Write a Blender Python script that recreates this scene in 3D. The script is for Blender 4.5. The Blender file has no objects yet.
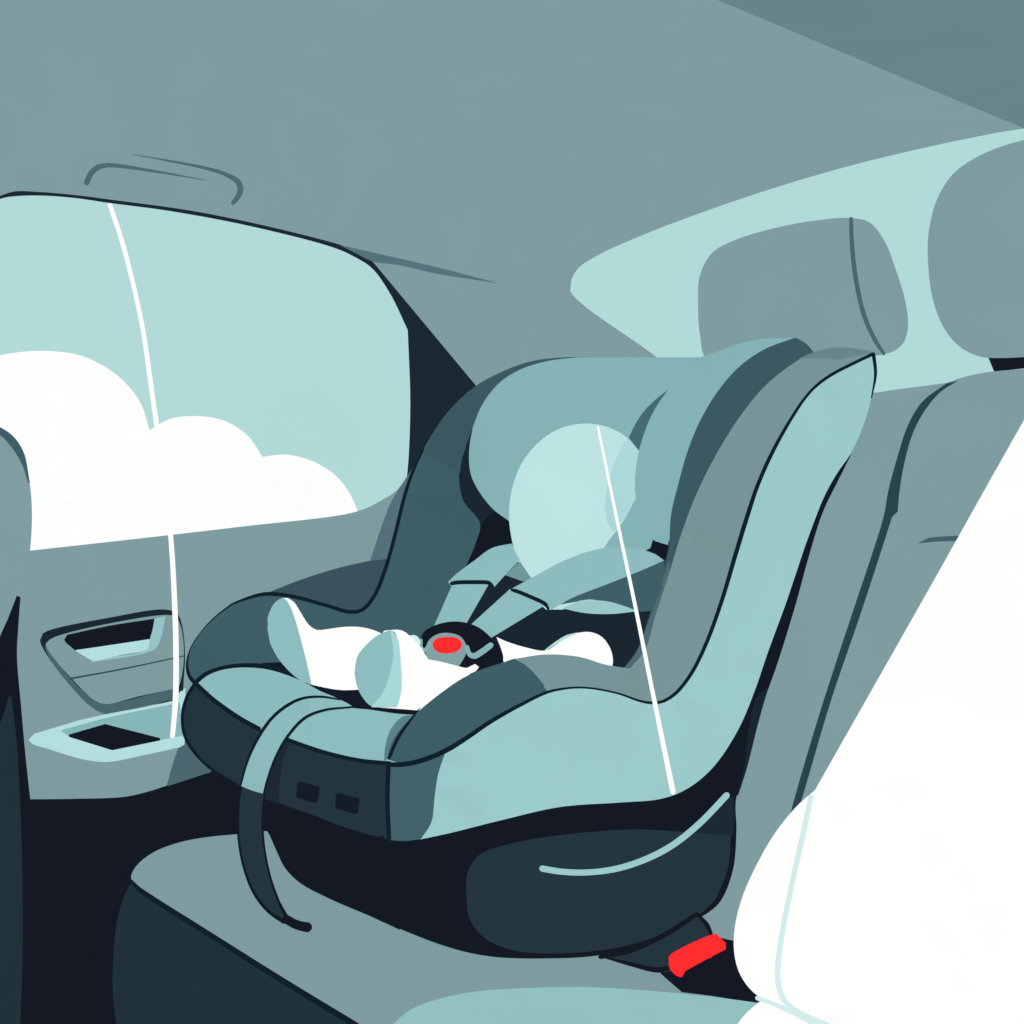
import bpy, math
from mathutils import Vector, Matrix
from mathutils.geometry import delaunay_2d_cdt

scene = bpy.context.scene
COL = scene.collection
scene.view_settings.view_transform = 'Standard'
scene.view_settings.look = 'None'

# ------------------------------------------------------------------ camera
CAM = Vector((1.05, 0.0, 0.914))
F = 893.0                       # focal length in pixels of the 1024 frame
HEAD, PITCH = math.radians(37.8), math.radians(8.53)
cd = bpy.data.cameras.new('camera')
cd.sensor_width = 36.0
cd.lens = F * 36.0 / 1024.0
cd.clip_start, cd.clip_end = 0.02, 400
cam = bpy.data.objects.new('camera', cd)
cam.location = CAM
cam.rotation_euler = (math.pi / 2 - PITCH, 0, HEAD)
COL.objects.link(cam)
scene.camera = cam
ROT = cam.rotation_euler.to_matrix()
FWD = ROT @ Vector((0, 0, -1))


class Plane:
    """A real plane of the car; calling it with a view direction finds the point there."""
    def __init__(s, p, n):
        s.p = Vector(p)
        s.n = Vector(n).normalized()
        if (CAM - s.p).dot(s.n) < 0:
            s.n = -s.n

    def off(s, d):                       # moved d towards the viewer's side of the plane
        return Plane(s.p + s.n * d, s.n)

    def __call__(s, px, py):
        d = ROT @ Vector(((px - 512) / F, (512 - py) / F, -1))
        t = (s.p - CAM).dot(s.n) / d.dot(s.n)
        return CAM + d * t


def farther(a, b):
    def f(px, py):
        A, B = a(px, py), b(px, py)
        return A if (A - CAM).length > (B - CAM).length else B
    f.n = (a.n + b.n).normalized()
    return f


def nearer(a, b, lift):
    def f(px, py):
        A, B = a(px, py), b(px, py)
        p = A if (A - CAM).length < (B - CAM).length else B
        return p + (CAM - p).normalized() * lift
    f.n = (a.n + b.n).normalized()
    return f


def lifted(a, lift):
    def f(px, py):
        p = a(px, py)
        return p + (CAM - p).normalized() * lift
    f.n = a.n
    return f


# the planes of the place
DOOR = Plane((0, 0, 0), (1, 0, 0))                       # far door
REAR = Plane((0, 1.5, 0), (0, -1, 0))                    # rear window wall
CEIL = Plane((0, 1.5, 1.279), (0, 0.06, 1))              # headliner, falling to the rear
BENCH = Plane((0, 0.524, 0.33), (0, 0.224, 1))           # rear bench cushion top
BENCHF = Plane((0, 0.482, 0.36), (0, -1, 0))             # bench front
BACK = Plane((0, 0.971, 0.26), (0, -1, 0.36))            # bench backrest
SIDE = Plane((0.50, 0.53, 0), (0.931, -0.365, 0))        # near side of the child seat
FAR = Plane((0.15, 0.57, 0), (0.983, -0.185, 0))         # far side wing of the child seat
LIP = Plane((0, 0.53, 0.575), (0, -1, -0.19))                    # front of the child seat
CUSH = Plane((0, 0, 0.575), (0, 0, 1))                   # top of its cushion
CBACK = Plane((0, 0.89, 0.26), (0, -1, 0.36))            # inside of its back
HREST = Plane((0, 0.74, 0.26), (0, -1, 0.36))            # face of its head support
HARN = Plane((0, 0.76, 0.62), (0, -1, 0.6))              # harness over the chest


# ------------------------------------------------------------------ materials
def lin(h):
    h = h.lstrip('#')
    o = []
    for i in (0, 2, 4):
        c = int(h[i:i + 2], 16) / 255
        o.append(c / 12.92 if c <= 0.04045 else ((c + 0.055) / 1.055) ** 2.4)
    return o


MATS = {}
LIT = 0.07


def M(name, hx, lit=None):
    """Matte, self-lit poster colour with a faint cloth mottling and a little real light on it."""
    if name in MATS:
        return MATS[name]
    lit = LIT if lit is None else lit
    m = bpy.data.materials.new(name)
    m.use_nodes = True
    nt = m.node_tree
    nt.nodes.clear()
    N = nt.nodes.new
    out = N('ShaderNodeOutputMaterial')
    mix = N('ShaderNodeMixShader')
    em = N('ShaderNodeEmission')
    df = N('ShaderNodeBsdfDiffuse')
    tc = N('ShaderNodeTexCoord')
    nz = N('ShaderNodeTexNoise')
    nz.inputs['Scale'].default_value = 9.0
    nz.inputs['Detail'].default_value = 2.0
    cr = N('ShaderNodeValToRGB')
    c = lin(hx)
    cr.color_ramp.elements[0].position = 0.3
    cr.color_ramp.elements[1].position = 0.7
    cr.color_ramp.elements[0].color = [x * 0.985 for x in c] + [1]
    cr.color_ramp.elements[1].color = [x * 1.015 for x in c] + [1]
    L = nt.links.new
    L(tc.outputs['Object'], nz.inputs['Vector'])
    L(nz.outputs['Fac'], cr.inputs['Fac'])
    L(cr.outputs['Color'], em.inputs['Color'])
    L(cr.outputs['Color'], df.inputs['Color'])
    mix.inputs[0].default_value = lit
    em.inputs['Strength'].default_value = (1 - lit * 0.32) / (1 - lit)
    L(em.outputs[0], mix.inputs[1])
    L(df.outputs[0], mix.inputs[2])
    L(mix.outputs[0], out.inputs[0])
    m.diffuse_color = c + [1]
    MATS[name] = m
    return m


GREY = M('grey_trim', '#7F9CA0')
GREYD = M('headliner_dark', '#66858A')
BAND = M('grey_bolster', '#779497')
BANDD = M('grey_bolster_dark', '#66858A')
NAVY = M('navy', '#141924')
INK = M('ink_piping', '#10202B')
PILLAR = M('pillar_dark', '#1B2831')
CAVITY = M('seat_dark', '#1A2630')
SLATE = M('slate', '#24353E')
SLATE2 = M('slate_bench', '#22323A')
SLATED = M('slate_dark', '#1D2933')
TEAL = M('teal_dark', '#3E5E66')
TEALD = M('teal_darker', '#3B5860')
FLANGE = M('flange_slate', '#3B525D')
EDGE = M('teal_edge', '#4A666D')
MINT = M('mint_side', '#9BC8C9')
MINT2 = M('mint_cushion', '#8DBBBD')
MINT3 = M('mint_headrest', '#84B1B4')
MINTB = M('mint_bench', '#93C0C1')
PALE = M('pale_mint', '#B5DFDF')
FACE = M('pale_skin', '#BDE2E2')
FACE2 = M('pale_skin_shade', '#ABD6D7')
WHITE = M('white', '#FEFEFC', 0.05)
PIPE = M('pale_piping', '#D2EAE9')
RED = M('red', '#FF2D2E')


def glass(name):
    m = bpy.data.materials.new(name)
    m.use_nodes = True
    nt = m.node_tree
    nt.nodes.clear()
    out = nt.nodes.new('ShaderNodeOutputMaterial')
    mix = nt.nodes.new('ShaderNodeMixShader')
    tr = nt.nodes.new('ShaderNodeBsdfTransparent')
    gl = nt.nodes.new('ShaderNodeBsdfGlossy')
    gl.inputs['Roughness'].default_value = 0.05
    mix.inputs[0].default_value = 0.01
    nt.links.new(tr.outputs[0], mix.inputs[1])
    nt.links.new(gl.outputs[0], mix.inputs[2])
    nt.links.new(mix.outputs[0], out.inputs[0])
    return m


GLASS = glass('clear_glass')


# ------------------------------------------------------------------ outlines
def curve(pts, closed=False, step=4.0):
    """Smooth line through points; a third value marks a corner."""
    n = len(pts)
    P = [Vector((p[0], p[1])) for p in pts]
    C = [len(p) > 2 for p in pts]
    out = []
    segs = n if closed else n - 1
    for i in range(segs):
        a, b = i, (i + 1) % n
        p1, p2 = P[a], P[b]
        if C[a] or (not closed and a == 0):
            p0 = p1 - (p2 - p1)
        else:
            p0 = P[a - 1]
        if C[b] or (not closed and b == n - 1):
            p3 = p2 + (p2 - p1)
        else:
            p3 = P[(b + 1) % n]
        d0, d1, d2 = [max(1e-4, (q - p).length) ** 0.5 for p, q in ((p0, p1), (p1, p2), (p2, p3))]
        t0, t1 = 0, d0
        t2 = t1 + d1
        t3 = t2 + d2
        k = max(1, int((p2 - p1).length / step))
        if C[a] and C[b]:
            k = max(1, k // 4)
        for j in range(k):
            t = t1 + (t2 - t1) * j / k
            A1 = p0 * ((t1 - t) / (t1 - t0)) + p1 * ((t - t0) / (t1 - t0))
            A2 = p1 * ((t2 - t) / (t2 - t1)) + p2 * ((t - t1) / (t2 - t1))
            A3 = p2 * ((t3 - t) / (t3 - t2)) + p3 * ((t - t2) / (t3 - t2))
            B1 = A1 * ((t2 - t) / (t2 - t0)) + A2 * ((t - t0) / (t2 - t0))
            B2 = A2 * ((t3 - t) / (t3 - t1)) + A3 * ((t - t1) / (t3 - t1))
            out.append(B1 * ((t2 - t) / (t2 - t1)) + B2 * ((t - t1) / (t2 - t1)))
    if not closed:
        out.append(P[-1])
    return out


def poly(pts):
    return [(p[0], p[1], 1) for p in pts]


def inside(p, ring):
    c = False
    j = len(ring) - 1
    for i in range(len(ring)):
        a, b = ring[i], ring[j]
        if (a.y > p.y) != (b.y > p.y) and p.x < (b.x - a.x) * (p.y - a.y) / (b.y - a.y) + a.x:
            c = not c
        j = i
    return c


def segdist(p, line, closed=True):
    best = 1e9
    n = len(line)
    for i in range(n if closed else n - 1):
        a, b = line[i], line[(i + 1) % n]
        ab = b - a
        L2 = ab.length_squared
        t = 0 if L2 < 1e-12 else max(0, min(1, (p - a).dot(ab) / L2))
        best = min(best, (a + ab * t - p).length)
    return best


class MB:
    """Collects pieces of one part; build() links them as one mesh object."""
    def __init__(s):
        s.v, s.f = [], []

    def sheet(s, pts, at, front=0.006, back=0.02, holes=(), grid=None, n=None, step=4.0, soft=None, flat=None):
        """A closed body with the outline pts on the surface `at`; it swells `front` / `back` away from that outline.
        flat: instead of swelling, a plate of that thickness behind the outline (vector)."""
        if step == 4.0:
            per = sum(((pts[i][0] - pts[i - 1][0]) ** 2 + (pts[i][1] - pts[i - 1][1]) ** 2) ** .5 for i in range(len(pts)))
            step = max(1.0, min(4.0, per / 70))
        ring = curve(pts, True, step)
        hr = [curve(h, True, step) for h in holes]
        nrm = n or at.n
        vs = list(ring)
        es = [(i, (i + 1) % len(ring)) for i in range(len(ring))]
        for h in hr:
            b = len(vs)
            vs += h
            es += [(b + i, b + (i + 1) % len(h)) for i in range(len(h))]
        xs = [p.x for p in ring]
        ys = [p.y for p in ring]
        w, hgt = max(xs) - min(xs), max(ys) - min(ys)
        if flat is None:
            g = grid or max(2.5, min(w, hgt) / 9, (w * hgt / 500) ** 0.5)
            y = min(ys) + g / 2
            row = 0
            while y < max(ys):
                x = min(xs) + g / 2 + (g / 2 if row % 2 else 0)
                while x < max(xs):
                    p = Vector((x, y))
                    if inside(p, ring) and not any(inside(p, h) for h in hr) and segdist(p, ring) > g * 0.4:
                        vs.append(p)
                    x += g
                y += g
                row += 1
        V, E, FA, _, _, _ = delaunay_2d_cdt(vs, es, [], 0, 1e-5)
        V = [Vector((p[0], p[1])) for p in V]
        tris = []
        for f in FA:
            c = sum((V[i] for i in f), Vector((0, 0))) / len(f)
            if inside(c, ring) and not any(inside(c, h) for h in hr):
                tris.append(list(f))
        cnt = {}
        for f in tris:
            for i in range(len(f)):
                a, b = f[i], f[(i + 1) % len(f)]
                cnt.setdefault((min(a, b), max(a, b)), []).append((a, b))
        bnd = [l[0] for l in cnt.values() if len(l) == 1]
        bset = {a for e in bnd for a in e}
        used = sorted({i for f in tris for i in f})
        P3 = {i: at(V[i].x, V[i].y) for i in used}
        base = len(s.v)
        idx_f, idx_b = {}, {}
        if flat is not None:
            fv = Vector(flat)
            for i in used:
                idx_f[i] = len(s.v)
                s.v.append(P3[i])
                idx_b[i] = len(s.v)
                s.v.append(P3[i] + fv)
            for a, b in bnd:
                s.f.append((idx_f[b], idx_f[a], idx_b[a], idx_b[b]))
        else:
            D = {i: (0 if i in bset else segdist(V[i], ring)) for i in used}
            R = max(D.values()) if D else 1
            R = min(R, soft) if soft else R
            for i in used:
                if i in bset:
                    idx_f[i] = idx_b[i] = len(s.v)
                    s.v.append(P3[i])
                else:
                    t = min(1, D[i] / R) if R else 0
                    pr = math.sqrt(max(0, 1 - (1 - t) ** 2))
                    idx_f[i] = len(s.v)
                    s.v.append(P3[i] + nrm * front * pr)
                    idx_b[i] = len(s.v)
                    s.v.append(P3[i] - nrm * back * pr)
        for f in tris:
            s.f.append(tuple(idx_f[i] for i in f))
            fb = tuple(idx_b[i] for i in reversed(f))
            s.f.append(fb)
        return s

    def tube(s, pts, at, r=2.0, sides=8, step=5.0, lift=0.0):
        """A round cord along pts on the surface; r in the picture's pixels at that distance (one value or one per point)."""
        if not isinstance(r, (list, tuple)):
            r = [r] * len(pts)
        tl = sum(((pts[i][0] - pts[i - 1][0]) ** 2 + (pts[i][1] - pts[i - 1][1]) ** 2) ** .5 for i in range(1, len(pts)))
        line = curve(pts, False, max(1.5, min(step, tl / 50)))
        P2 = [Vector((p[0], p[1])) for p in pts]
        # length along the control points, for the radii
        acc = [0]
        for i in range(1, len(P2)):
            acc.append(acc[-1] + (P2[i] - P2[i - 1]).length)
        tot = acc[-1]
        la = [0]
        for i in range(1, len(line)):
            la.append(la[-1] + (line[i] - line[i - 1]).length)
        p3, rr = [], []
        for q, l in zip(line, la):
            l = l / la[-1] * tot
            k = 0
            while k < len(acc) - 2 and l > acc[k + 1]:
                k += 1
            t = min(1, max(0, (l - acc[k]) / max(1e-6, acc[k + 1] - acc[k])))
            p = at(q.x, q.y)
            if lift:
                p = p + at.n * lift
            p3.append(p)
            rr.append((r[k] * (1 - t) + r[k + 1] * t) * (p - CAM).dot(FWD) / F)
        s.path(p3, rr, sides)
        return s

    def path(s, p3, rr, sides=8):
        b0 = len(s.v)
        n = len(p3)
        # rounded ends
        t0 = (p3[0] - p3[1]).normalized()
        t1 = (p3[-1] - p3[-2]).normalized()
        P = [p3[0] + t0 * rr[0] * .7] + list(p3) + [p3[-1] + t1 * rr[-1] * .7]
        R = [rr[0] * .6] + list(rr) + [rr[-1] * .6]
        up = None
        for i, p in enumerate(P):
            t = (P[min(i + 1, len(P) - 1)] - P[max(i - 1, 0)]).normalized()
            if up is None:
                up = t.orthogonal().normalized()
            up = (up - t * up.dot(t)).normalized()
            w = t.cross(up)
            for k in range(sides):
                a = 2 * math.pi * k / sides
                s.v.append(p + (up * math.cos(a) + w * math.sin(a)) * max(R[i], 1e-5))
        for i in range(len(P) - 1):
            for k in range(sides):
                a, b = b0 + i * sides + k, b0 + i * sides + (k + 1) % sides
                s.f.append((a, b, b + sides, a + sides))
        s.f.append(tuple(b0 + k for k in reversed(range(sides))))
        e = b0 + (len(P) - 1) * sides
        s.f.append(tuple(e + k for k in range(sides)))

    def build(s, name, mat, parent=None, label=None):
        loc = Vector((0, 0, 0))
        q = parent
        chain = Vector((0, 0, 0))
        while q is not None:
            chain += q.location
            q = q.parent
        if parent is None and s.v:
            lo = Vector([min(v[i] for v in s.v) for i in range(3)])
            hi = Vector([max(v[i] for v in s.v) for i in range(3)])
            loc = Vector(((lo.x + hi.x) / 2, (lo.y + hi.y) / 2, lo.z))
        me = bpy.data.meshes.new(name)
        me.from_pydata([v - loc - chain for v in s.v], [], s.f)
        me.validate()
        import bmesh
        bm = bmesh.new()
        bm.from_mesh(me)
        bmesh.ops.recalc_face_normals(bm, faces=bm.faces)
        for f in bm.faces:
            f.smooth = True
        for e in bm.edges:
            if len(e.link_faces) == 2 and e.calc_face_angle(0) > 0.9:
                e.smooth = False
        bm.to_mesh(me)
        bm.free()
        o = bpy.data.objects.new(name, me)
        COL.objects.link(o)
        o.parent = parent
        o.location = loc
        me.materials.append(mat)
        if label:
            o['label'] = label
        return o


def sheet(name, mat, parent, pts, at, label=None, **k):
    return MB().sheet(pts, at, **k).build(name, mat, parent, label)


def tube(name, mat, parent, pts, at, r=2.0, label=None, **k):
    return MB().tube(pts, at, r, **k).build(name, mat, parent, label)


def thing(name, label, cat, loc, group=None):
    o = bpy.data.objects.new(name, None)
    o.empty_display_size = 0.05
    COL.objects.link(o)
    o.location = loc
    o['label'] = label
    o['category'] = cat
    if group:
        o['group'] = group
    return o


def tag(o, label, cat, group=None):
    o['label'] = label
    o['category'] = cat
    if group:
        o['group'] = group
    return o


def structure(o, label=None):
    o['kind'] = 'structure'
    if label:
        o['label'] = label
    return o


def root_struct(name, loc, label):
    o = bpy.data.objects.new(name, None)
    COL.objects.link(o)
    o.location = loc
    return structure(o, label)


def slab(name, mat, corners, thick, parent=None):
    """A plate from 3D corners with a thickness vector."""
    m = MB()
    n = len(corners)
    t = Vector(thick)
    m.v = [Vector(c) for c in corners] + [Vector(c) + t for c in corners]
    m.f = [tuple(range(n)), tuple(reversed(range(n, 2 * n)))] + [(i, i + n, (i + 1) % n + n, (i + 1) % n) for i in range(n)]
    return m.build(name, mat, parent)


def px(p):
    """Where a point of the place falls in the picture (used to continue an outline out of view)."""
    v = ROT.transposed() @ (Vector(p) - CAM)
    return (512 + F * v.x / -v.z, 512 - F * v.y / -v.z, 1)


# ================================================================== THE CABIN
structure(slab('floor', NAVY, [(-.05, -1.2, 0), (1.75, -1.2, 0), (1.75, 1.55, 0), (-.05, 1.55, 0)], (0, 0, -.03)), 'dark navy cabin floor')


def cz(y):
    return 1.279 + (1.5 - y) * 0.06


structure(slab('ceiling', GREY, [(-.05, -1.0, cz(-1.0)), (1.75, -1.0, cz(-1.0)), (1.75, 1.55, cz(1.55)), (-.05, 1.55, cz(1.55))], (0, 0, .03)), 'grey headliner of the car')

# darker panel of the headliner, upper right
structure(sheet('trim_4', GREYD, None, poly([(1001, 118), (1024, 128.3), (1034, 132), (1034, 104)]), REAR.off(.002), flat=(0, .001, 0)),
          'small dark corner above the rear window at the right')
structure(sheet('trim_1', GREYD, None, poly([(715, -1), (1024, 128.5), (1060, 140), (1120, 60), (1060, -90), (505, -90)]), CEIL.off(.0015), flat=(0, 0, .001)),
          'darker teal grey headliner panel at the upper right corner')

# far side wall with the window opening
HOLE = [(-32, 230), (-15, 207), (0, 199), (12, 196.5), (40, 195.5), (75, 198), (110, 203), (170, 211), (250, 226), (335, 248), (355, 257), (372, 268), (390, 293),
        (408, 330, 1), (410.5, 400), (409, 455), (407, 478, 1), (398, 490), (383, 500), (358, 511.5), (240, 527), (30, 551), (-32, 558, 1)]


def wy(y, z):
    return px((0, y, z))


W2 = MB()
ring3 = [Vector((0, -.02, 0.0)), Vector((0, 1.5, 0.0)), Vector((0, 1.5, 1.29)), Vector((0, -.02, 1.38))]


class YZ:                                # outline given in the wall's own metres
    n = Vector((1, 0, 0))

    def __init__(s, x):
        s.x = x

    def __call__(s, a, b):
        return Vector((s.x, a, b))


hl = curve(HOLE, True, 6)
hc = Vector((190, 390))
hole_yz = [(v.y, v.z, 1) for v in (DOOR(*((p - hc) * (1.008 if p.y < 480 else 1.0) + hc)) for p in hl)]
wl = MB().sheet(poly([(-1.2, .0), (1.5, .0), (1.5, 1.30), (-1.2, 1.45)]), YZ(0), holes=[hole_yz], flat=(-.002, 0, 0), step=10).build('wall_left', GREY)
structure(wl, 'grey inner side of the car around the side window')

w1 = root_struct('window_1', DOOR(200, 540), 'side window showing pale mint sky')
hole_px = HOLE
seal = [(-34, 222), (-18, 202), (-3, 197), (14, 191.5), (40, 192), (75, 195), (110, 199.5), (190, 210.5), (260, 224.5), (336, 243.5), (358, 251), (374, 263, 1), (478, 388, 1), (446, 452, 1), (407, 479, 1),
        (409, 455), (410.5, 400), (408, 330, 1), (390, 293), (372, 268), (355, 257), (335, 248), (250, 226), (170, 211), (110, 203), (75, 198), (40, 195.5), (12, 196.5), (0, 199), (-15, 207), (-32, 230, 1)]
sheet('window_frame', PILLAR, w1, seal, DOOR.off(.003), flat=(-.0006, 0, 0), label='dark rubber window seal and pillar cover')
sheet('pane', GLASS, w1, [(p[0] + 0, p[1], 1) for p in [(-40, 190), (30, 185), (380, 235), (425, 330), (425, 500), (-40, 570)]], Plane((-.008, 0, 0), (1, 0, 0)), flat=(-.002, 0, 0))

# painted wedge of shade running back from the window's upper rear corner
structure(sheet('shade_wedge', M('crease_shade', '#547279'), None, [(340, 245, 1), (380, 254), (440, 268), (498, 283, 1), (440, 274), (400, 265), (372, 261), (358, 254)], DOOR.off(.004), flat=(-.003, 0, 0)),
          'thin teal wedge of painted shade above the rear pillar')

# rear wall with the rear window
RW = [(570, 291), (571, 280), (578, 268), (600, 254), (640, 236), (700, 213), (780, 186), (860, 163), (950, 142), (1024, 127.5), (1060, 121), (1240, 100, 1), (1240, 440, 1), (760, 430, 1), (655, 356, 1)]
rwx = [(v.x, v.z, 1) for v in (REAR(p.x, p.y) for p in curve(RW, True, 6))]


class XZ:
    n = Vector((0, -1, 0))

    def __init__(s, y):
        s.y = y

    def __call__(s, a, b):
        return Vector((a, s.y, b))


rw = MB().sheet(poly([(-.05, 0), (1.75, 0), (1.75, 1.30), (-.05, 1.30)]), XZ(1.5), holes=[rwx], flat=(0, .001, 0), step=10).build('wall_back', GREY)
structure(rw, 'grey rear pillar and surround of the rear window')
w2 = root_struct('window_2', REAR(800, 400), 'rear window behind the headrests, pale mint sky')
sheet('pane', GLASS, w2, poly([(555, 235), (1300, 70), (1300, 455), (740, 445)]), Plane((0, 1.508, 0), (0, -1, 0)), flat=(0, .002, 0))
structure(slab('trim_3', GREY, [(0.0, 1.18, .72), (1.75, 1.18, .72), (1.75, 1.495, .70), (0.0, 1.495, .70)], (0, 0, -.02)), 'grey parcel shelf behind the bench')

# lower part of the door painted navy, standing in for shadow at the floor
structure(sheet('floor_shadow_left', NAVY, None, [(-60, 800, 1), (30, 800, 1), (75, 799.5), (125, 797.5), (150, 792), (180, 782), (214, 771, 1), (420, 700, 1), px((0, 1.4, .05)), px((0, 1.4, .0)), px((0, .2, .0)), px((0, .2, .3))], DOOR.off(.004), flat=(-.003, 0, 0)),
          'dark navy painted floor shadow on the lower door')

# ---- door furniture
door = root_struct('door_1', DOOR(110, 800), 'grey far rear door')
D = DOOR
sheet('door_shadow', M('door_shade', '#4D676F'), door, [(184, 738, 1), (176, 758), (168, 786, 1), (214, 771, 1), (225, 740, 1)], D.off(.008), flat=(-.003, 0, 0), label='painted shadow on the lower door behind the child seat')  # shadow beside the child seat, painted as a dark plate on the door
bez = sheet('handle_bezel', PILLAR, door, [(42, 641), (45, 634), (56, 629.5), (110, 618.5), (165, 610), (177, 613), (182, 625), (185, 650), (184, 675), (180, 698), (150, 705), (106, 714), (95, 709), (70, 684), (46, 651)], D.off(.006), flat=(-.005, 0, 0), label='dark door handle bezel')
sheet('bezel_edge', EDGE, bez, [(45, 646, 1), (70, 678), (94, 700), (105, 704), (178, 688, 1), (180, 698, 1), (150, 705), (106, 714), (95, 709), (70, 685), (50, 658)], D.off(.008), flat=(-.002, 0, 0))
sheet('bezel_face', GREY, bez, [(47, 644), (51, 640), (60, 636), (110, 624), (168, 615.3), (176, 617), (181, 627), (184, 652), (182, 675), (178.5, 688, 1), (140, 696), (106, 704), (96, 701), (72, 678), (50, 652)], D.off(.010), flat=(-.003, 0, 0))
sheet('recess', NAVY, bez, [(65, 640), (68, 635, 1), (110, 626), (154.5, 619, 1), (152.5, 630), (149.5, 640, 1), (110, 646), (76, 651, 1)], D.off(.012), flat=(-.002, 0, 0))
sheet('recess_wall', M('mint_soft', '#98C4C6'), bez, [(154.5, 619, 1), (165.5, 616.5, 1), (161, 638), (156, 648), (146, 653), (93, 662, 1), (90, 659, 1), (147, 650), (149.5, 640), (152.5, 630)], D.off(.012), flat=(-.002, 0, 0))
sheet('pull_lever', PALE, bez, [(76, 650.5, 1), (110, 645.5), (149.5, 639.5, 1), (149, 646), (146, 650), (120, 655), (93, 660.5), (88, 658)], D.off(.014), flat=(-.004, 0, 0), label='pale mint door pull')
tube('seam', M('seam_dark', '#2F4A53'), bez, [(71, 678.5), (120, 669.5), (184, 656)], D.off(.011), [.9, .8, .6])

za = D(105, 714).z
LEDGE = Plane((0, 0, za), (0, 0, 1))
arm = MB().sheet([(32, 737), (35, 732.5), (60, 725), (105, 714.5), (150, 706), (179, 699.5, 1), (182, 680), (184, 668, 1), (185.5, 690, 1), (184.5, 744.5, 1), (150, 752), (118, 758.5), (104, 759), (85, 756), (50, 745.5), (36, 741)], LEDGE.off(.002), flat=(-.010, 0, -.006)).build('armrest', PALE, door, 'pale mint door armrest with a tray')
sheet('armrest_tray', M('mint_tray', '#88B6B8'), arm, [(61.5, 730, 1), (110, 717), (180, 702.5, 1), (182.5, 734, 1), (160, 738.5, 1), (112, 747, 1), (69, 735, 1)], LEDGE.off(.004), flat=(0, 0, -.003))
sheet('tray_recess', NAVY, arm, poly([(69, 734.5), (105, 724), (160, 738), (112, 747.7)]), LEDGE.off(.006), flat=(0, 0, -.003))

# grab handle above the side window
gh = thing('grab_handle', 'grey ceiling grab handle with thin teal edges above the side window', 'handle', D(165, 185))
TEALE = M('handle_edge', '#4D6A71')
sheet('grip', GREY, gh, [(87, 182), (92, 170), (105, 164), (133, 156), (165, 160), (205, 167), (232, 177), (240, 188), (233, 202), (226, 204), (228, 190), (205, 182), (150, 171), (112, 168), (96, 174)], D.off(.006), front=.008, back=.005)
tube('lower_edge', TEALE, gh, [(86.5, 183), (90, 175), (96, 168.5), (105, 165.5), (115, 165.5), (150, 170.5), (205, 180)], D.off(.016), [2.6, 2.6, 2.5, 2.2, 2, 1.4, .3])
tube('upper_edge', TEALE, gh, [(133, 154.5), (170, 161), (205, 168), (226, 174.5), (238, 182), (240.5, 190), (237, 198), (233, 203)], D.off(.016), [.3, 1, 1.6, 2.2, 3, 3, 2.4, 2])

# cord hanging in front of the side window
c1a, c1b = DOOR.off(.012), LEDGE.off(.006)


def cord_at(x, y):
    a = c1a(x, y)
    if y < 640:
        return a
    b = c1b(172, 737)
    t = (y - 640) / 98
    return DOOR.off(.012 + (b.x - .012) * t * t)(x, y)


cord_at.n = DOOR.n
tag(tube('hanging_cord', WHITE, None, [(110, 205), (121, 238), (131, 275), (143, 330), (150, 378), (157, 428), (165, 490), (171, 540), (174.5, 600), (176, 650), (175.5, 700), (172.5, 736)],
         cord_at, [2.3, 2.2, 2.2, 2.2, 2.3, 2.4, 2.4, 2.4, 2.6, 2.7, 2.7, 2.4]),
    'long thin white cord hanging from the side window down to the door armrest', 'cord')

# ================================================================== OUTSIDE
SKY = Plane((-14, 0, 0), (1, 0, 0))
cl = MB().sheet([(-160, 420, 1), (-110, 372), (-60, 390, 1), (-30, 365), (10, 353.5), (50, 351), (85, 357), (118, 376), (140, 402), (149.5, 430, 1), (170, 419), (196, 416), (225, 421), (248, 436), (262.5, 457, 1),
                 (285, 454.5), (312, 461), (335, 475), (350, 494), (359, 516), (366, 545), (352, 590), (300, 600), (240, 585), (170, 605), (90, 590), (20, 605), (-70, 590), (-130, 600), (-170, 530)], SKY, front=.4, back=1.6).build('sky_cloud', WHITE)
tag(cl, 'white puffy three-lobed cloud in the sky outside the side window', 'cloud')

# ================================================================== FRONT SEAT (left edge)
FS = Plane((.38, 0, 0), (1, 0, 0))
fs = thing('front_seat', 'grey front car seat with dark lower side, cut off at the left edge', 'car seat', (.28, .15, 0))
sheet('backrest', GREY, fs, [(-110, 380, 1), (-40, 410), (0, 428), (14, 438), (24, 456), (30, 485), (32, 515), (30, 551), (24, 590), (12, 630), (-8, 660, 1), (-110, 670, 1)], FS, flat=(-.30, 0, 0))
sheet('backrest_edge', TEAL, fs, [(-40, 410, 1), (0, 427), (14, 437), (24, 453), (30, 483, 1), (24, 465), (13, 447), (0, 434), (-40, 420, 1)], FS.off(.004), flat=(-.003, 0, 0))
sheet('lower_shell', NAVY, fs, [(20.5, 597, 1), (18.5, 625), (17, 655), (21, 705), (26, 760), (30.5, 801, 1), (33, 900), (34, 1200, 1), (-110, 1200, 1), (-110, 700, 1), (-8, 655), (8, 628)], FS.off(.006), flat=(-.28, 0, 0))
sheet('lower_cover', SLATE2, fs, [(11.5, 697, 1), (16, 735), (20, 800), (22.5, 880), (22.5, 960), (20, 1030), (14, 1200, 1), (-110, 1200, 1), (-110, 800, 1), (0, 727)], FS.off(.010), flat=(-.004, 0, 0))
slab('seat_plinth', NAVY, [(.08, -.3, 0), (.37, -.3, 0), (.37, .20, 0), (.08, .20, 0)], (0, 0, .34), fs)

# ================================================================== REAR BENCH
bench = thing('rear_bench_seat', 'grey rear bench seat with slate front, carrying the child seat', 'car seat', (.7, .75, 0))
pF0, pF1 = px((1.75, .524, .36)), px((1.75, .96, .262))


def bz(y):
    return .33 - .224 * (y - .524)


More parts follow.
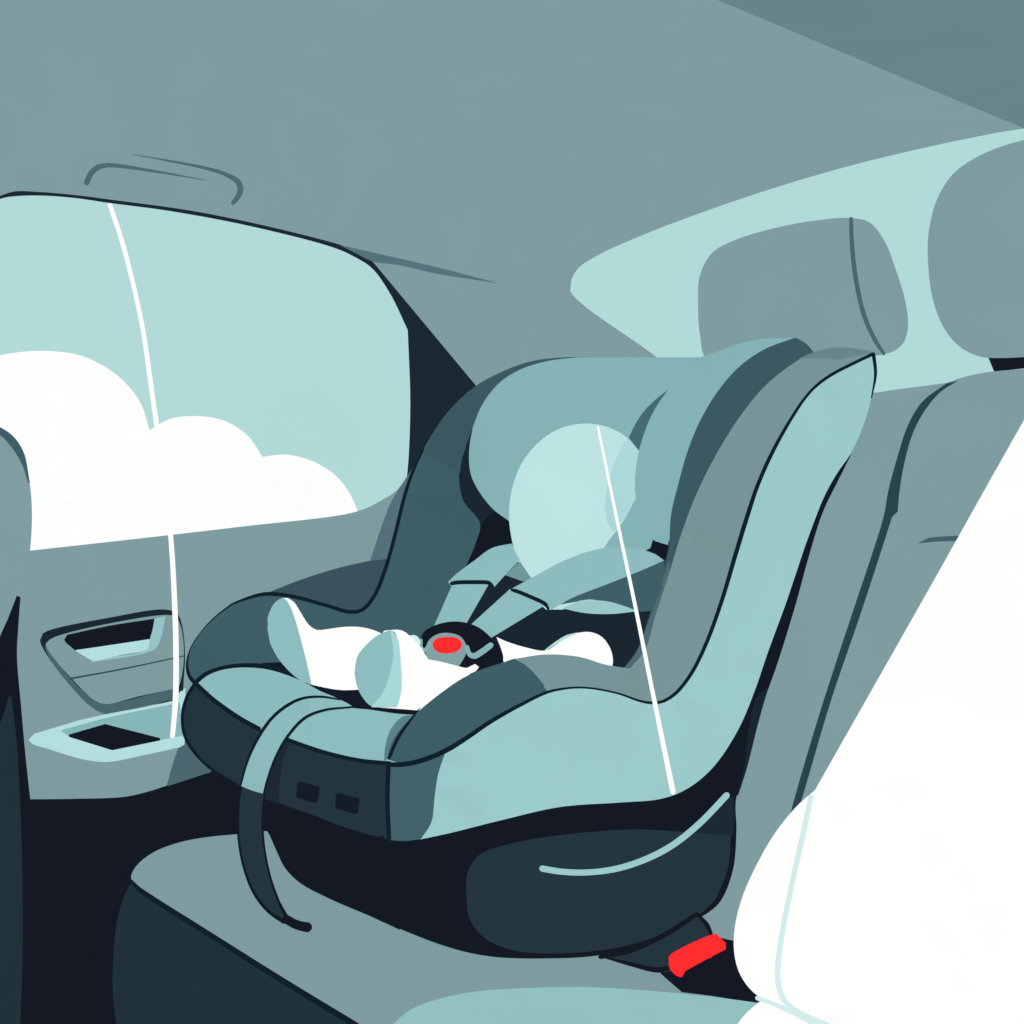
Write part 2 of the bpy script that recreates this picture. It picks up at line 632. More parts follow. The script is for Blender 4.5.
# cushion top in its own metres
top = [BENCH(*p) for p in [(131, 877), (139, 863), (158, 850), (185, 841), (212, 836.5), (240, 834), (275, 831)]]
edge = [BENCH(*p) for p in [(355, 1024), (146, 893), (135, 885)]]


class BT:
    n = BENCH.n

    def __init__(s, d=0):
        s.d = d

    def __call__(s, a, b):
        return Vector((a, b, bz(b) + s.d))


cpts = [(v.x, v.y) for v in top] + [(.17, .80, 1), (.17, .985, 1), (1.75, .985, 1), (1.75, edge[0].y, 1), (edge[0].x, edge[0].y, 1)] + [(v.x, v.y) for v in edge[1:]]
MB().sheet(cpts, BT(), flat=(0, .03, -.05), step=.01).build('seat_cushion', GREY, bench)
BF = BENCHF
gx = px((1.75, .524, .36))
sheet('cushion_front', SLATE2, bench, [(132, 880, 1), (122, 902), (116, 928), (113, 962), (113, 995), (117, 1028), (126, 1080), (140, 1150, 1), px((.9, .524, 0.1)), px((.9, .524, .352)), (355, 1024.5, 1), (146, 893.5), (138, 887)], BF.off(-.004), flat=(0, .002, -.006))
tube('piping', INK, bench, [(131.5, 881), (137, 887.5), (147, 895), (200, 928.5), (280, 979), (357, 1026)], BF.off(.002), [1.2, 2, 2.4, 2.4, 2.6, 2.8])

# backrest
zt = lambda X, Y: (X, Y)
bk_top = [(860, 394), (900, 389), (946, 383, 1), (962, 377.5), (985, 372.5), (1024, 369), (1100, 364)]


def back3(x, z):
    return (x, .971 + .36 * (z - .26), z)


bkpts = [px(back3(.20, .20)), px(back3(.20, .885))] + bk_top + [px(back3(1.45, .93)), px(back3(1.45, .20))]
sheet('backrest', GREY, bench, bkpts, BACK, flat=(0, .08, -.02))
SEAM = M('seam_slate', '#2A434C')
sheet('seam', SEAM, bench, [(946, 383.5, 1), (957, 381, 1), (940, 392), (924, 411), (912, 434), (904, 462), (899, 490), (897, 512, 1), (891.5, 517, 1), (880, 553), (858, 620), (830, 702), (801, 800), (790, 835, 1), (785, 835, 1), (794, 800), (820, 712), (850, 620), (874, 548), (884, 515), (888, 492), (898, 455), (908, 425), (922, 402)], BACK.off(.003), flat=(0, .003, 0))
sheet('pull_tab', M('seam_mid', '#466068'), bench, [(917.5, 543.5, 1), (928, 538, 1), (945, 536.5), (975, 536, 1), (975, 541, 1), (940, 541.5)], BACK.off(.003), flat=(0, .003, 0))

HP = Plane((0, 1.24, 0), (0, -1, 0))
h1 = sheet('headrest', GREY, bench, [(698, 305), (700, 275), (712, 253), (735, 240), (775, 228), (815, 220.5), (850, 218), (869, 222), (884, 240), (896, 270), (905, 300), (908, 325), (904, 342), (894, 351), (880, 355), (860, 357), (800, 362), (740, 364), (706, 358), (700, 335)], HP, front=.045, back=.045)
tube('seam', EDGE, h1, [(851, 218.5), (852, 245), (856, 280), (864, 315), (875, 340), (884, 354)], HP.off(.047), [1.8, 2.2, 2.2, 2.2, 2, 1.6])
h2 = sheet('headrest', GREY, bench, [(1085, 134), (1050, 135), (1020, 141), (985, 153), (955, 172), (938, 197), (929, 230), (928, 262), (933, 300), (944, 328), (960, 347), (980, 356.5), (1000, 358), (1060, 354), (1120, 345), (1150, 300), (1155, 220), (1130, 155)], HP, front=.045, back=.045)
sheet('headrest_post', NAVY, h2, poly([(986, 352), (1040, 352), (1120, 345), (1120, 360), (1040, 366.5), (994, 371.5)]), HP.off(-.006), flat=(0, .01, 0))

# mint section of the cushion, nearest the viewer
BC = BENCH.off(.012)
sheet('cushion_pad', MINTB, bench, [(391, 1026, 1), (410, 1010), (440, 998.5), (480, 991), (530, 988), (585, 987), (640, 990), (690, 994.5), (752, 1002), (800, 1010, 1), (810, 1090, 1), (490, 1090, 1)], BC, front=.004, back=.008, label='mint cushion section nearest the viewer')

# ================================================================== WHITE SEAT at the right
WP = Plane((0, .78, .3), (0, -1, .30))
ws = thing('white_seat', 'white car seat section with pale mint piping at the right edge', 'car seat', (.9, .7, 0))
wb = sheet('backrest', WHITE, ws, [(1100, 287, 1), (1024, 420), (925, 596), (815, 790, 1), (797, 806), (775, 833), (755, 868), (742, 898), (735, 926), (734, 950), (739, 972), (751, 990), (766, 1001), (800, 1016), (830, 1030, 1), (1140, 1030, 1), (1140, 287, 1)], WP, front=.012, back=.05)
PB = Plane((0, .78, .3), (0, -1, .30)).off(.016)
tube('piping', PIPE, wb, [(811, 797), (804, 830), (795, 870), (785, 918), (779, 955), (778, 980), (784, 1000), (800, 1013), (830, 1026)], PB, [2.6, 2.6, 2.6, 2.6, 2.8, 3, 3, 2.6, 2.6])
WC = BENCH.off(.045)
wc = sheet('cushion', WHITE, ws, [(768, 999), (752, 1008), (739, 1022), (731, 1040), (728, 1075, 1), (1090, 1075, 1), (1060, 1045), (900, 1040), (820, 1028)], WC, front=.008, back=.018)
tube('piping', PIPE, ws, [(757, 998), (770, 1003), (790, 1011), (812, 1023), (830, 1034)], PB.off(.02), [2, 2.4, 2.6, 2.6, 2.6])

# ================================================================== SEAT BELT BUCKLE
bp = BENCH(690, 968)
BK = Plane((bp.x + .016, bp.y - .012, 0), (.83, -.55, 0))
sb = thing('seat_belt_buckle', 'dark seat belt buckle with a red release button beside the white seat', 'seat belt buckle', BENCH(690, 985))
sheet('buckle_stalk', SLATE, sb, [(603, 957, 1), (640, 945), (668, 932), (697, 914, 1), (707, 924), (713, 940, 1), (690, 960), (668, 972), (655, 971), (632, 963)], BK, front=.003, back=.006)
tube('stalk_edge', NAVY, sb, [(604, 957), (630, 964), (657, 970), (668, 968)], BK.off(.004), [1, 2, 2.6, 2])
tube('stalk_edge', NAVY, sb, [(600, 957), (625, 952), (645, 944.5), (668, 933), (697, 914)], BK.off(.004), [2, 2.4, 2.4, 2.4, 2])
tube('stalk_edge', NAVY, sb, [(697, 914), (707, 925), (713, 939)], BK.off(.004), [1.5, 2.4, 1.5])
sheet('release_button', RED, sb, [(668.5, 958, 1), (670.5, 954.5), (712, 934.5), (717, 934, 1), (725.5, 943, 1), (726, 949, 1), (688, 969.5), (684, 972), (682, 977), (677, 976), (670, 969)], BK.off(.006), front=.006, back=.004, label='red release button')
sheet('crease_shadow', NAVY, sb, [(648, 958, 1), (662, 973), (682, 990.5, 1), (720, 995.5), (752, 1001.5, 1), (762, 1000, 1), (775, 960, 1), (735, 941, 1), (722, 938), (700, 930, 1)], BENCH.off(.003), flat=(0, 0, -.002))  # shadow in the seat crease around the buckle, painted navy

# ================================================================== CHILD SEAT
cs = thing('child_car_seat', 'mint and dark teal child car seat with harness, standing on the grey rear bench', 'child seat', (.38, .85, .28))
S = SIDE
# base: dark body under the seat
b = MB()
b.sheet([(380, 836, 1), (430, 836), (500, 818), (560, 803), (640, 798), (690, 784), (738, 720), (790, 590), (830, 480), (852, 453, 1), (840, 477), (823, 512), (809, 556), (797, 600), (785, 640), (776, 668), (766, 696), (746, 767), (736, 800), (736.5, 830), (733, 870), (720, 902), (703, 916), (668, 934), (630, 949), (590, 956.5), (545, 958.5), (500, 957.5), (470, 953), (440, 944.5), (380, 921, 1)], S.off(-.03), front=.003, back=.06)
b.sheet([(200, 752, 1), (235, 765), (390, 820, 1), (395, 870), (400, 930, 1), (372, 917), (330, 899), (300, 883), (285, 868), (276, 850), (268, 832.5), (255, 815, 1), (215, 778, 1)], Plane((0, .63, 0), (0, -1, 0)), front=.003, back=.05)
# solid core between the two faces of the base
fp = [(.185, .65), (.498, .65), (.600, .915), (.26, .90)]
k0 = len(b.v)
b.v += [Vector((x, y, bz(y) + .03)) for x, y in fp] + [Vector((x, y, .44)) for x, y in fp]
b.f += [(k0, k0 + 1, k0 + 2, k0 + 3), (k0 + 7, k0 + 6, k0 + 5, k0 + 4)] + [(k0 + i, k0 + 4 + i, k0 + 4 + (i + 1) % 4, k0 + (i + 1) % 4) for i in range(4)]
base = b.build('base', NAVY, cs)
bpnl = sheet('base_panel', SLATE, base, [(466.5, 895), (467.5, 873), (478, 856), (500, 846.5), (540, 838), (590, 832), (640, 829.5), (690, 832.5), (731, 836, 1), (728, 868), (716, 899, 1), (700, 914), (665, 933), (625, 946), (590, 951.5), (545, 953.5), (510, 949.5), (485, 938), (470, 920)], S.off(-.022), front=.004, back=.004, label='slate side panel of the base')
sheet('base_corner', SLATED, base, [(733, 797, 1), (734.5, 815), (732.5, 836, 1), (712, 834.5), (692, 832, 1), (712, 815)], S.off(-.022), flat=(-.002, .001, 0))
tube('trim_curve', MINT, bpnl, [(542, 868.5), (560, 871.5), (585, 872.5), (615, 869), (645, 859.5), (672, 845.5), (700, 823), (727, 795)], S.off(-.012), 3.0, label='thin mint curved trim line')
sheet('base_edge', CAVITY, base, [(768, 688, 1), (757, 700), (750, 730), (745, 770), (738, 796, 1), (747, 768), (757, 728)], S.off(-.022), flat=(-.002, .001, 0))

# front of the seat
fr = sheet('front_panel', SLATE, cs, [(195, 683, 1), (187, 696), (182, 715), (184, 735), (193, 751), (210, 768), (240, 786.5), (270, 799.5), (310, 814), (350, 829), (389, 839.5, 1), (389, 764, 1), (360, 761), (330, 754), (290, 741), (258, 728), (225, 709)], LIP, front=.004, back=.05)
sheet('panel_step', SLATED, fr, [(282, 739, 1), (289, 741.5, 1), (281, 766), (277.5, 803.5, 1), (262, 798, 1), (270, 766)], LIP.off(.006), flat=(0, .001, 0))
for sl in ([(297.5, 781), (319, 787.5), (316.5, 803.5), (296, 797.5)], [(336, 793), (359, 799), (357, 814.5), (335, 808.5)]):
    q = [Vector(p) for p in sl]
    rp = []
    for i in range(4):                                     # rounded corners
        p, a, c = q[i], q[i - 1], q[(i + 1) % 4]
        rp += [tuple(p + (a - p).normalized() * 1.5) + (1,), tuple(p + (c - p).normalized() * 1.5) + (1,)]
    sheet('slot', M('slot_black', '#151C27'), fr, rp, LIP.off(.007), flat=(0, .001, 0))
cu = sheet('seat_cushion', MINT2, cs, [(195, 683, 1), (206, 674), (222, 668), (243, 666), (270, 668.5), (300, 677), (330, 690), (350, 698), (430, 698, 1), (424, 713, 1), (404, 728), (392, 745), (389, 764, 1), (360, 761), (330, 754), (290, 741), (258, 728), (225, 709)], CUSH, flat=(0, .03, -.012))
tube('piping', INK, cu, [(195, 683), (210, 697), (225, 708.5), (240, 718.5), (259, 729)], nearer(LIP, CUSH, .004), 2.2)
tube('piping', INK, cu, [(287, 739.5), (306, 746.5), (330, 754), (360, 760.5), (390, 763.5)], nearer(LIP, CUSH, .004), [2.0, 2.1, 2.1, 2.1, 2.2])
tube('piping', INK, cu, [(195, 683), (206, 674), (222, 668), (243, 665.5), (270, 667.5), (300, 677), (330, 691), (344, 698)], lifted(CUSH, .006), [2.2, 2.2, 2.2, 2.4, 3, 3.4, 2.4, 1])
tube('piping', INK, fr, [(388.5, 764), (387.5, 800), (389, 839)], nearer(LIP, SIDE, .007), [2.2, 2.2, 2.2])
tube('piping', INK, fr, [(195, 683), (187, 697), (182.5, 715), (184.5, 735), (193.5, 751), (210, 768), (238, 785)], LIP.off(.004), [1.8, 1.8, 1.6, 1.6, 1.6, 1.4, 1])
sheet('cushion_fold', M('fold_teal', '#5A7F86'), cu, [(414, 714.5, 1), (402, 717), (391, 729), (385.5, 745), (384, 759, 1), (387, 757, 1), (392, 744), (402, 728)], CUSH.off(.006), flat=(0, 0, -.002))
sheet('seat_dark', NAVY, cs, [(262, 663, 1), (330, 660), (430, 660, 1), (445, 690, 1), (428, 714, 1), (400, 713), (372, 709), (345, 705), (338, 698), (320, 690), (300, 679), (280, 670)], CUSH.off(.0015), flat=(0, 0, -.001))  # shadow under the legs, painted as a navy sheet on the cushion

# far side: wing, flange
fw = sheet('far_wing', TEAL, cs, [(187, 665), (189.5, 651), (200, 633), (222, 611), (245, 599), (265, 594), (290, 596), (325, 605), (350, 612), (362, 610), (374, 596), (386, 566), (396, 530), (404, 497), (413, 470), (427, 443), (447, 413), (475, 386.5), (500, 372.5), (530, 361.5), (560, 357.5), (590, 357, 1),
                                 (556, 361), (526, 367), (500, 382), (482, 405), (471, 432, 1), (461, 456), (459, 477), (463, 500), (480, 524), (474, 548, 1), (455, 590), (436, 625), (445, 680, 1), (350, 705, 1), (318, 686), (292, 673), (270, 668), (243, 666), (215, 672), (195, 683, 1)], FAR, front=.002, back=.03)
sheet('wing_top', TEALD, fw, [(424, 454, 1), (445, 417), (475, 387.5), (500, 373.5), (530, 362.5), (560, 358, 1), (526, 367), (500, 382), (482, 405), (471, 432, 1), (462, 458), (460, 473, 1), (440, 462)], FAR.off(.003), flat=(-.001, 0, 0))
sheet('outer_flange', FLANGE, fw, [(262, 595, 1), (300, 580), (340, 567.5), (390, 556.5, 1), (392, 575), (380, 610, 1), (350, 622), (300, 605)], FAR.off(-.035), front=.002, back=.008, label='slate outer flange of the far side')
sheet('flange_edge', M('flange_grey', '#55707A'), fw, [(414, 466, 1), (402, 484), (391, 502), (381, 528), (370, 561, 1), (395, 558, 1), (420, 490, 1)], FAR.off(-.034), front=.001, back=.004)
tube('piping', INK, fw, [(232, 604), (248, 598), (265, 594), (290, 596), (325, 605), (350, 612), (362, 610), (374, 596.5), (386, 567), (396, 531), (404, 498), (413, 471), (424, 449)], FAR.off(.004), [1, 1.6, 2, 1.9, 1.8, 2, 2, 1.9, 1.9, 1.8, 1.8, 1.6, .5])
tube('piping', INK, fw, [(232, 604), (215, 617), (200, 633), (190, 650), (187, 666), (190, 677), (196, 684)], FAR.off(.004), [1, .7, .4, .6, 1.3, 1.8, 2])

# inside of the back
sheet('seat_back', CAVITY, cs, [(471, 430, 1), (458, 477), (463, 502), (478, 523), (470, 548), (448, 598), (415, 640, 1), (440, 690, 1), (600, 690, 1), (640, 665, 1), (668, 580, 1), (676, 520, 1), (700, 420, 1), (560, 380, 1)], CBACK, front=.003, back=.05)
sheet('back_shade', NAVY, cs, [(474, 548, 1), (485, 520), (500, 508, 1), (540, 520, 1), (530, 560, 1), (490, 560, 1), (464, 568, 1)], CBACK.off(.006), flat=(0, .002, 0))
sheet('back_gap', NAVY, cs, [(653.5, 540, 1), (668.5, 546, 1), (665, 562, 1), (650, 552, 1)], S.off(-.048), flat=(-.001, 0, 0))
hr = sheet('head_support', MINT3, cs, [(469, 455), (472.5, 430), (483, 404), (500, 383), (522, 369), (548, 361), (578, 357.3, 1), (700, 357.3, 1), (716, 352, 1), (712, 400, 1), (672, 540, 1), (648, 549, 1), (590, 580, 1), (530, 560, 1), (520, 533), (510, 522), (494, 510), (480, 493), (471, 475)], HREST, front=.004, back=.10, label='mint padded head support')
SLIV = M('teal_shadow', '#456970')
sheet('support_shadow', SLIV, hr, [(670, 388.5, 1), (655, 400), (641, 415), (629, 437), (616, 470, 1), (648, 470, 1), (648, 430), (656, 408)], HREST.off(.008), flat=(0, .002, 0))  # shadow of the near wing, painted as a dark sliver
sheet('near_wing', MINT3, hr, [(797, 338, 1), (778, 338), (752, 340.5), (725, 348.5), (700, 361), (684, 374), (669, 389), (655, 409), (645, 431), (637.5, 458), (635, 487), (639, 512), (648, 530), (655, 541, 1), (668, 545, 1), (672, 515), (679, 485), (689, 450), (701, 421), (719, 391), (741, 366), (766, 349)], S.off(-.04), front=.003, back=.02)
nwb = sheet('wing_edge', TEALD, hr, [(795.5, 337.5, 1), (806, 343.5), (814, 352.5, 1), (797, 362.5), (767, 386), (742, 416), (717, 456), (697, 496), (682, 536), (668.5, 578), (655.5, 617), (646, 648), (633, 668, 1), (624, 668, 1), (637, 650), (648, 620), (659, 585), (666, 560), (669, 545), (671, 515), (678, 485), (688, 450), (700, 421), (718, 391), (740, 366), (765, 349)], S.off(-.032), front=.002, back=.02)
sheet('wing_edge_lower', M('grey_teal', '#4F6A71'), hr, [(670, 562, 1), (659, 593), (648, 627), (638, 652), (625, 669, 1), (634, 668, 1), (647, 648), (656.5, 617), (669, 580, 1)], S.off(-.026), flat=(-.002, .001, 0))

# near side
OUT = [(548, 691), (565, 688.5), (580, 687.5), (597, 689), (620, 694), (640, 701), (653, 703), (664, 701), (676, 693), (691, 674), (706, 644), (722, 600), (736, 553), (748, 514), (757, 487), (772, 453), (791, 419), (805, 398), (816, 386), (831, 375), (852, 364), (873, 354)]
INN = [(514, 659), (545, 654.5), (580, 657), (605, 664.5), (630, 668.5), (645, 650), (655, 617), (668, 577), (681, 535), (696, 495), (716, 455), (741, 415), (766, 385), (796, 361.5), (813, 352.5), (835, 348.5), (873, 352)]
oc, ic = curve(OUT), curve(INN)


def bolster_at(x, y):
    p = Vector((x, y))
    a, c = segdist(p, oc, False), segdist(p, ic, False)
    return S.off(-.022 * a / max(1e-6, a + c))(x, y)


bolster_at.n = S.n
sp = sheet('side_panel', MINT, cs, [(445, 751, 1), (438, 773), (434, 798), (431, 822), (420, 839.5, 1), (450, 833), (500, 820.5), (560, 807), (620, 802.5), (660, 799), (685, 790), (712, 768.5), (738, 730), (755, 690), (768, 652), (786, 603), (803, 552), (814, 522), (824, 497), (836, 475), (851, 453), (862, 429), (870, 403), (874.5, 375), (874, 353, 1), (852, 364), (831, 375), (816, 386), (805, 398), (791, 419), (772, 453), (757, 487), (748, 514), (736, 553), (722, 600), (706, 644), (691, 674), (676, 693), (664, 701), (653, 703), (640, 701), (620, 694), (597, 689), (580, 687.5), (565, 688.5), (548, 691), (525, 701.5), (490, 721), (465, 738)], S, front=.0004, back=.05, label='light mint outer side panel')
sheet('side_shade', M('teal_side_shade', '#42626A'), sp, [(389, 764, 1), (410, 763), (428, 758), (446, 750.5, 1), (438.5, 773), (434.5, 798), (431.5, 822), (421, 839, 1), (405, 841), (389, 840, 1)], S.off(.001), front=.002, back=.02, label='dark teal painted shade on the front corner of the side panel')  # shaded front zone of the side, the shade put into its colour
sheet('bolster', BAND, cs, [(514, 659, 1), (545, 654.5), (580, 657), (605, 664.5), (630, 668.5, 1), (645, 650), (655, 617), (668, 577), (681, 535), (696, 495), (716, 455), (741, 415), (766, 385), (796, 361.5), (813, 352.5), (835, 348.5), (855, 349.5), (873, 352.5, 1)] + list(reversed(OUT[:-1])) + [(540, 680, 1), (528, 668)], bolster_at, front=.001, back=.012, label='grey padded bolster along the side edge')
sheet('bolster_tip', BANDD, cs, [(800, 358.5, 1), (817, 351.5), (835, 347.5), (855, 348.5), (873.5, 352, 1), (852, 362.5, 1), (838, 359.5), (820, 358.5)], S.off(-.010), flat=(-.002, .001, 0))
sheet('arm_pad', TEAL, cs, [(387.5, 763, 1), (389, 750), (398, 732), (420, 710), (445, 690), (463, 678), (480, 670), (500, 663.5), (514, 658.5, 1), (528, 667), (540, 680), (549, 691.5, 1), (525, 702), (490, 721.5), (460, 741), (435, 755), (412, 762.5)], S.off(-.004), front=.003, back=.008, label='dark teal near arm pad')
pn = MB()
pn.tube([(389, 764.5), (402, 764.5), (420, 761), (445, 751), (465, 739), (490, 722), (525, 702.5), (548, 692)] + OUT[1:], S.off(.008), [2.4, 2.6, 2.6, 2.6, 2.4, 2.2, 1.8, 1.5, 1.2, 1, 1, 1, 1.2, 1.5, 1.6, 1.7, 1.8, 1.9, 2.0, 2.2, 2.2, 2, 1.9, 1.6, 1.4, 1.5, 1.7, 1.7, 1.8])
pn.build('piping', INK, sp)
tube('piping', INK, sp, [(873.5, 354), (875.5, 374), (871.5, 398)], S.off(.008), [1.8, 1.5, .6])
tube('piping', INK, cs, [(389, 758), (398, 738), (412, 718), (420, 708)], S.off(.002), [1.8, 1.8, 1.2, .4])

# harness
HN = HARN
ha = sheet('harness_strap', MINT2, cs, poly([(453, 583), (490, 582), (466, 624), (433.5, 627)]), HN, front=.002, back=.004)
hb = sheet('harness_strap', MINT2, cs, poly([(510, 589), (547, 604), (491, 638), (471.5, 624)]), HN, front=.002, back=.004)
p1 = sheet('harness_pad', MINT2, cs, [(448, 582, 1), (456, 574, 1), (475, 560), (492, 548), (512, 543.5, 1), (516, 553), (520, 560, 1), (507, 573), (494, 587.5, 1), (491, 582, 1), (470, 580.5), (453, 583, 1), (451, 586, 1)], HN.off(.008), front=.003, back=.006)
p2 = sheet('harness_pad', MINT2, cs, [(511, 589, 1), (535, 576), (560, 562.5), (590, 551), (615, 547), (640, 549.5), (655, 554), (664, 560.5, 1), (640, 571), (605, 585), (572, 598), (551, 610, 1), (547, 604.5, 1), (530, 596)], HN.off(.008), front=.003, back=.006)
tube('pad_hem', INK, p1, [(451.5, 583.5), (457, 582.5), (475, 582.2), (489, 583), (493, 587)], HN.off(.014), [1.9, 2.1, 2.1, 2.1, 1.4])
tube('pad_hem', INK, p2, [(512, 590), (516, 591), (532, 597.5), (545, 604), (548.5, 609)], HN.off(.014), [1.6, 2.1, 2.1, 2.1, 1.2])
sheet('pad_lining', M('lining', '#6F9799'), p1, poly([(505, 575), (519, 562), (531, 579.5), (523, 581.5)]), HN.off(-.004), flat=(0, .002, 0))
sheet('pad_lining', TEAL, p2, [(552, 606, 1), (576, 593, 1), (664, 560, 1), (660, 590), (651, 611, 1), (634, 611.5), (612, 604), (590, 599.5), (575, 602)], HN.off(.002), flat=(0, .002, 0))
sheet('chest_piece', MINT, cs, [(562, 608.3, 1), (580, 600.5, 1), (605, 601.5), (625, 607), (636, 611.5, 1), (610, 614), (585, 613)], HN.off(.004), flat=(0, .002, 0), label='pale mint chest strap piece')

# crotch buckle
hbk = sheet('buckle', NAVY, cs, [(419, 648, 1), (423, 633), (437, 624.5), (458, 621.5), (478, 627), (494, 640, 1), (503, 652), (505.5, 662, 1), (480, 669), (455, 670), (430, 662)], HN.off(.012), front=.004, back=.012)
sheet('buckle_body', M('buckle_grey', '#84A0A3'), hbk, [(425, 650, 1), (429, 640), (438, 634), (450, 633), (461, 637), (467, 648), (465, 656), (459, 666, 1), (428, 662, 1)], HN.off(.018), front=.003, back=.002)
sheet('release_button', RED, hbk, [(432.5, 645), (436, 639), (447, 637), (458, 638.5), (462, 644), (459, 650), (448, 653.5), (437, 651.5)], HN.off(.024), front=.003, back=.002, label='red oval harness release button')
tube('clip', MINT3, hbk, [(467, 647), (469.5, 654), (474, 656), (483, 651), (491, 645)], HN.off(.022), [2.2, 2.4, 3, 3, 2.8])
tube('clip', MINT3, hbk, [(421, 640), (421, 648), (425, 650), (430, 643)], HN.off(.022), [1.6, 2, 2, 1.6])

# adjuster strap hanging over the front lip
HANG = Plane((0, .508, .58), (0, -1, -.175))
ST = lifted(farther(CUSH.off(.006), HANG), .010)
st = sheet('adjuster_strap', MINT2, cs, [(352, 706, 1), (342, 700.5), (322, 697), (302, 699), (286, 707), (271, 720), (259, 738), (249, 760), (241, 786, 1), (252, 790.5), (264.5, 794, 1), (268, 779), (277, 755), (290, 733), (306, 716.5), (325, 709)], ST, front=.001, back=.003, label='mint adjuster strap over the front edge')
st2 = sheet('strap_tail', SLATE, st, [(241, 785.5, 1), (238.5, 808), (238.5, 838), (244, 868), (254, 893), (268, 911), (286, 923), (300, 930, 1), (296, 922, 1), (286, 916), (279, 902), (270, 876), (264, 845), (262.5, 815), (264.5, 793.5, 1), (252, 790)], HANG, front=.001, back=.003, label='dark lower end of the strap')
tube('strap_edge', INK, st, [(340, 699), (322, 696.5), (302, 698.5), (286, 706.5), (271, 719.5), (258.5, 738), (248.5, 760), (241, 786)], lambda x, y: ST(x, y) - FWD * .003, [1, 1.6, 2, 2, 1.8, 1.6, 1.2, 1])
tube('strap_edge', INK, st, [(352, 706.5), (325, 709.5), (306, 717), (290, 733.5), (277, 755.5), (268, 779.5), (264.5, 793)], lambda x, y: ST(x, y) - FWD * .003, [1, 1.4, 1.6, 1.6, 1.4, 1.2, 1])
tube('strap_edge', NAVY, st2, [(241, 786), (238.5, 808), (238.5, 838), (244, 868), (254, 893), (268, 911), (284, 922)], HANG.off(.002), [.9, 1, 1.1, 1.2, 1.4, 1.6, 2])
tube('strap_edge', NAVY, st2, [(264.5, 794), (262.5, 815), (264, 845), (270, 876), (279, 902), (286, 916)], HANG.off(.002), [.9, 1, 1, 1.1, 1.3, 2])
tube('strap_edge', NAVY, st2, [(286, 919), (296, 924.5), (308, 927.5)], HANG.off(.003), [4, 4.2, 4.6])

# ================================================================== BABY
BP_ = Plane((0, .872, .75), (0, -1, .25))
baby = thing('baby', 'baby with a plain pale mint oval head and white leggings, strapped into the child seat', 'baby', (.36, .78, .585))
sheet('body', FACE, baby, [(585, 423.5), (606, 426.5), (625, 436), (640, 452, 1), (636.5, 466), (635, 487), (636, 498, 1), (622, 523), (603, 550), (596, 575), (600, 600), (590, 625), (550, 640), (520, 630), (522, 605), (536, 588), (527, 577), (518, 561), (511.5, 538), (509, 512), (513, 485), (523, 461), (540, 441), (561, 428)], BP_, front=.028, back=.02, label='plain pale mint oval head')
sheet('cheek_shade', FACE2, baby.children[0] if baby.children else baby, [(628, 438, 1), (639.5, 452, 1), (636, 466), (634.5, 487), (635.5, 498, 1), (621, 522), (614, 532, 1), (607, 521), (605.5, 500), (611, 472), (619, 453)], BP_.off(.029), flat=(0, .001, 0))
sheet('vest', CAVITY, baby, [(500, 590), (530, 580), (570, 596), (600, 608), (600, 628), (580, 645), (540, 655), (500, 660), (450, 655), (445, 635), (470, 612)], HN.off(-.045), front=.006, back=.03, label='dark navy vest under the harness')
LF = Plane((.385, .6, 0), (1, -.12, 0))
LN = Plane((.46, .6, 0), (1, -.12, 0))
lf = sheet('legging', WHITE, baby, [(282, 598, 1), (288, 598), (294, 602), (301, 613), (309, 625), (317, 630), (328, 629), (345, 626.8), (362, 627.3), (376, 631), (388, 637), (405, 645, 1), (400, 690, 1), (365, 689.5), (340, 690), (322, 687), (309, 684, 1), (296, 650, 1)], LF, front=.028, back=.03, soft=22)
sheet('sole', MINT2, lf, [(283.5, 598), (276, 601.5), (270, 611), (268, 624), (269.5, 640), (276, 655), (287, 669), (300, 680), (311.5, 684.5, 1), (308, 668), (301, 640), (294, 616), (289, 604)], LF.off(.030), front=.003, back=.01, label='mint sole of the far foot')
ln = sheet('legging', WHITE, baby, [(388, 632, 1), (397, 629.5), (406, 632.5), (413, 640), (420, 651), (426, 659, 1), (440, 661.5), (458, 666), (467, 668), (475, 664), (479, 667), (476, 671), (466, 675, 1), (470, 690, 1), (440, 712, 1), (400, 709), (372, 707, 1), (380, 660, 1)], LN, front=.030, back=.03, soft=24)
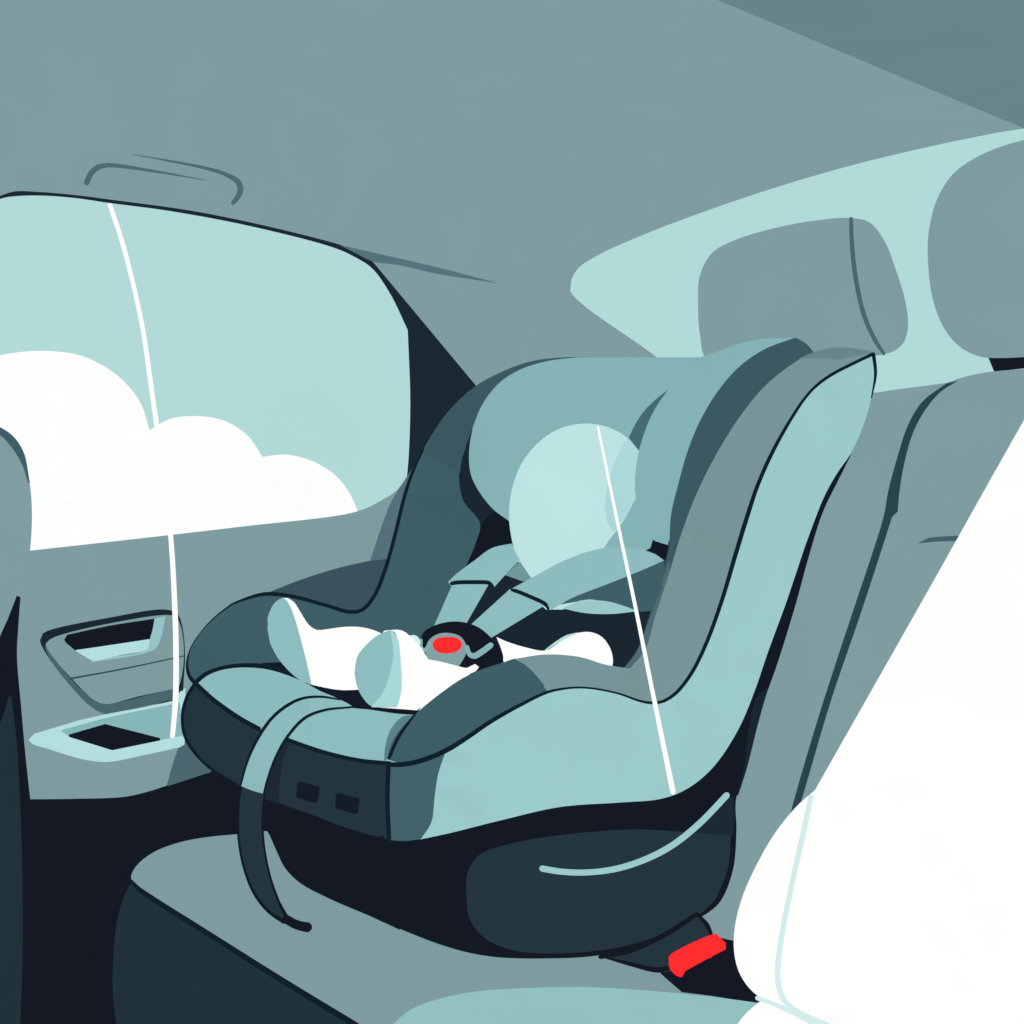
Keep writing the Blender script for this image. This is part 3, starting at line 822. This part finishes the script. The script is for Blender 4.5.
sl = sheet('sole', MINT2, ln, [(391, 630.5), (380, 634), (367, 644), (358, 656), (354.8, 671), (357, 686), (363, 698), (371, 706), (385, 707.5), (396, 707, 1), (401, 690), (401, 665), (398, 642), (395, 632)], LN.off(.033), front=.003, back=.01, label='mint sole of the near foot')
sheet('sole_edge', M('mint_light', '#A7D6D6'), sl, [(391.5, 631, 1), (397.5, 638), (401, 665), (401.5, 690), (397, 707.5, 1), (372, 706.5, 1), (383, 694), (391, 672), (394, 655)], LN.off(.039), flat=(-.001, 0, 0))
sheet('sleeve', WHITE, baby, [(496.5, 637, 1), (508, 642), (528, 648), (546, 650.5), (562, 641), (576, 633.5), (590, 632), (602, 637), (610, 648), (613, 660), (611, 673, 1), (560, 680, 1), (504, 675, 1), (503, 655)], S.off(-.045), front=.006, back=.015)
tube('cuff_line', PALE, baby, [(545, 650.5), (556, 643), (566, 637), (577, 633)], S.off(-.036), [.6, 1.4, 1.6, .6])
sheet('hand', M('hand_pale', '#D9EEF0'), baby, [(409, 638), (413, 635), (418, 637), (419, 643), (416, 648), (412, 646)], LN.off(-.04), front=.006, back=.006, label='small pale hand')

# ================================================================== TETHER CORD over the child seat
a0 = BP_.off(.042)


def tether_at(x, y):
    A, C = a0(x, y), S.off(.012)(x, y)
    t = min(1, max(0, (y - 440) / 120))
    return A * (1 - t) + C * t


tether_at.n = S.n
tag(tube('tether_cord', WHITE, None, [(598, 427), (616, 515), (635, 605), (653, 694), (673, 792)], tether_at, [1.2, 1.6, 1.9, 2.2, 2.8]),
    'straight thin white cord crossing the child seat from head to side panel', 'cord')

# ================================================================== LIGHT
w = bpy.data.worlds.new('sky')
scene.world = w
w.use_nodes = True
bg = w.node_tree.nodes['Background']
bg.inputs[0].default_value = lin('#B2DBDA') + [1]
bg.inputs[1].default_value = 1.0
sd = bpy.data.lights.new('fill_light', 'AREA')  # added fill lamp inside the cabin, brightens all surfaces softly
sd.energy = 12
sd.size = 1.2
so = bpy.data.objects.new('fill_light', sd)
so.location = (1.5, -.9, 1.25)
so.rotation_euler = (math.radians(65), 0, math.radians(35))
COL.objects.link(so)
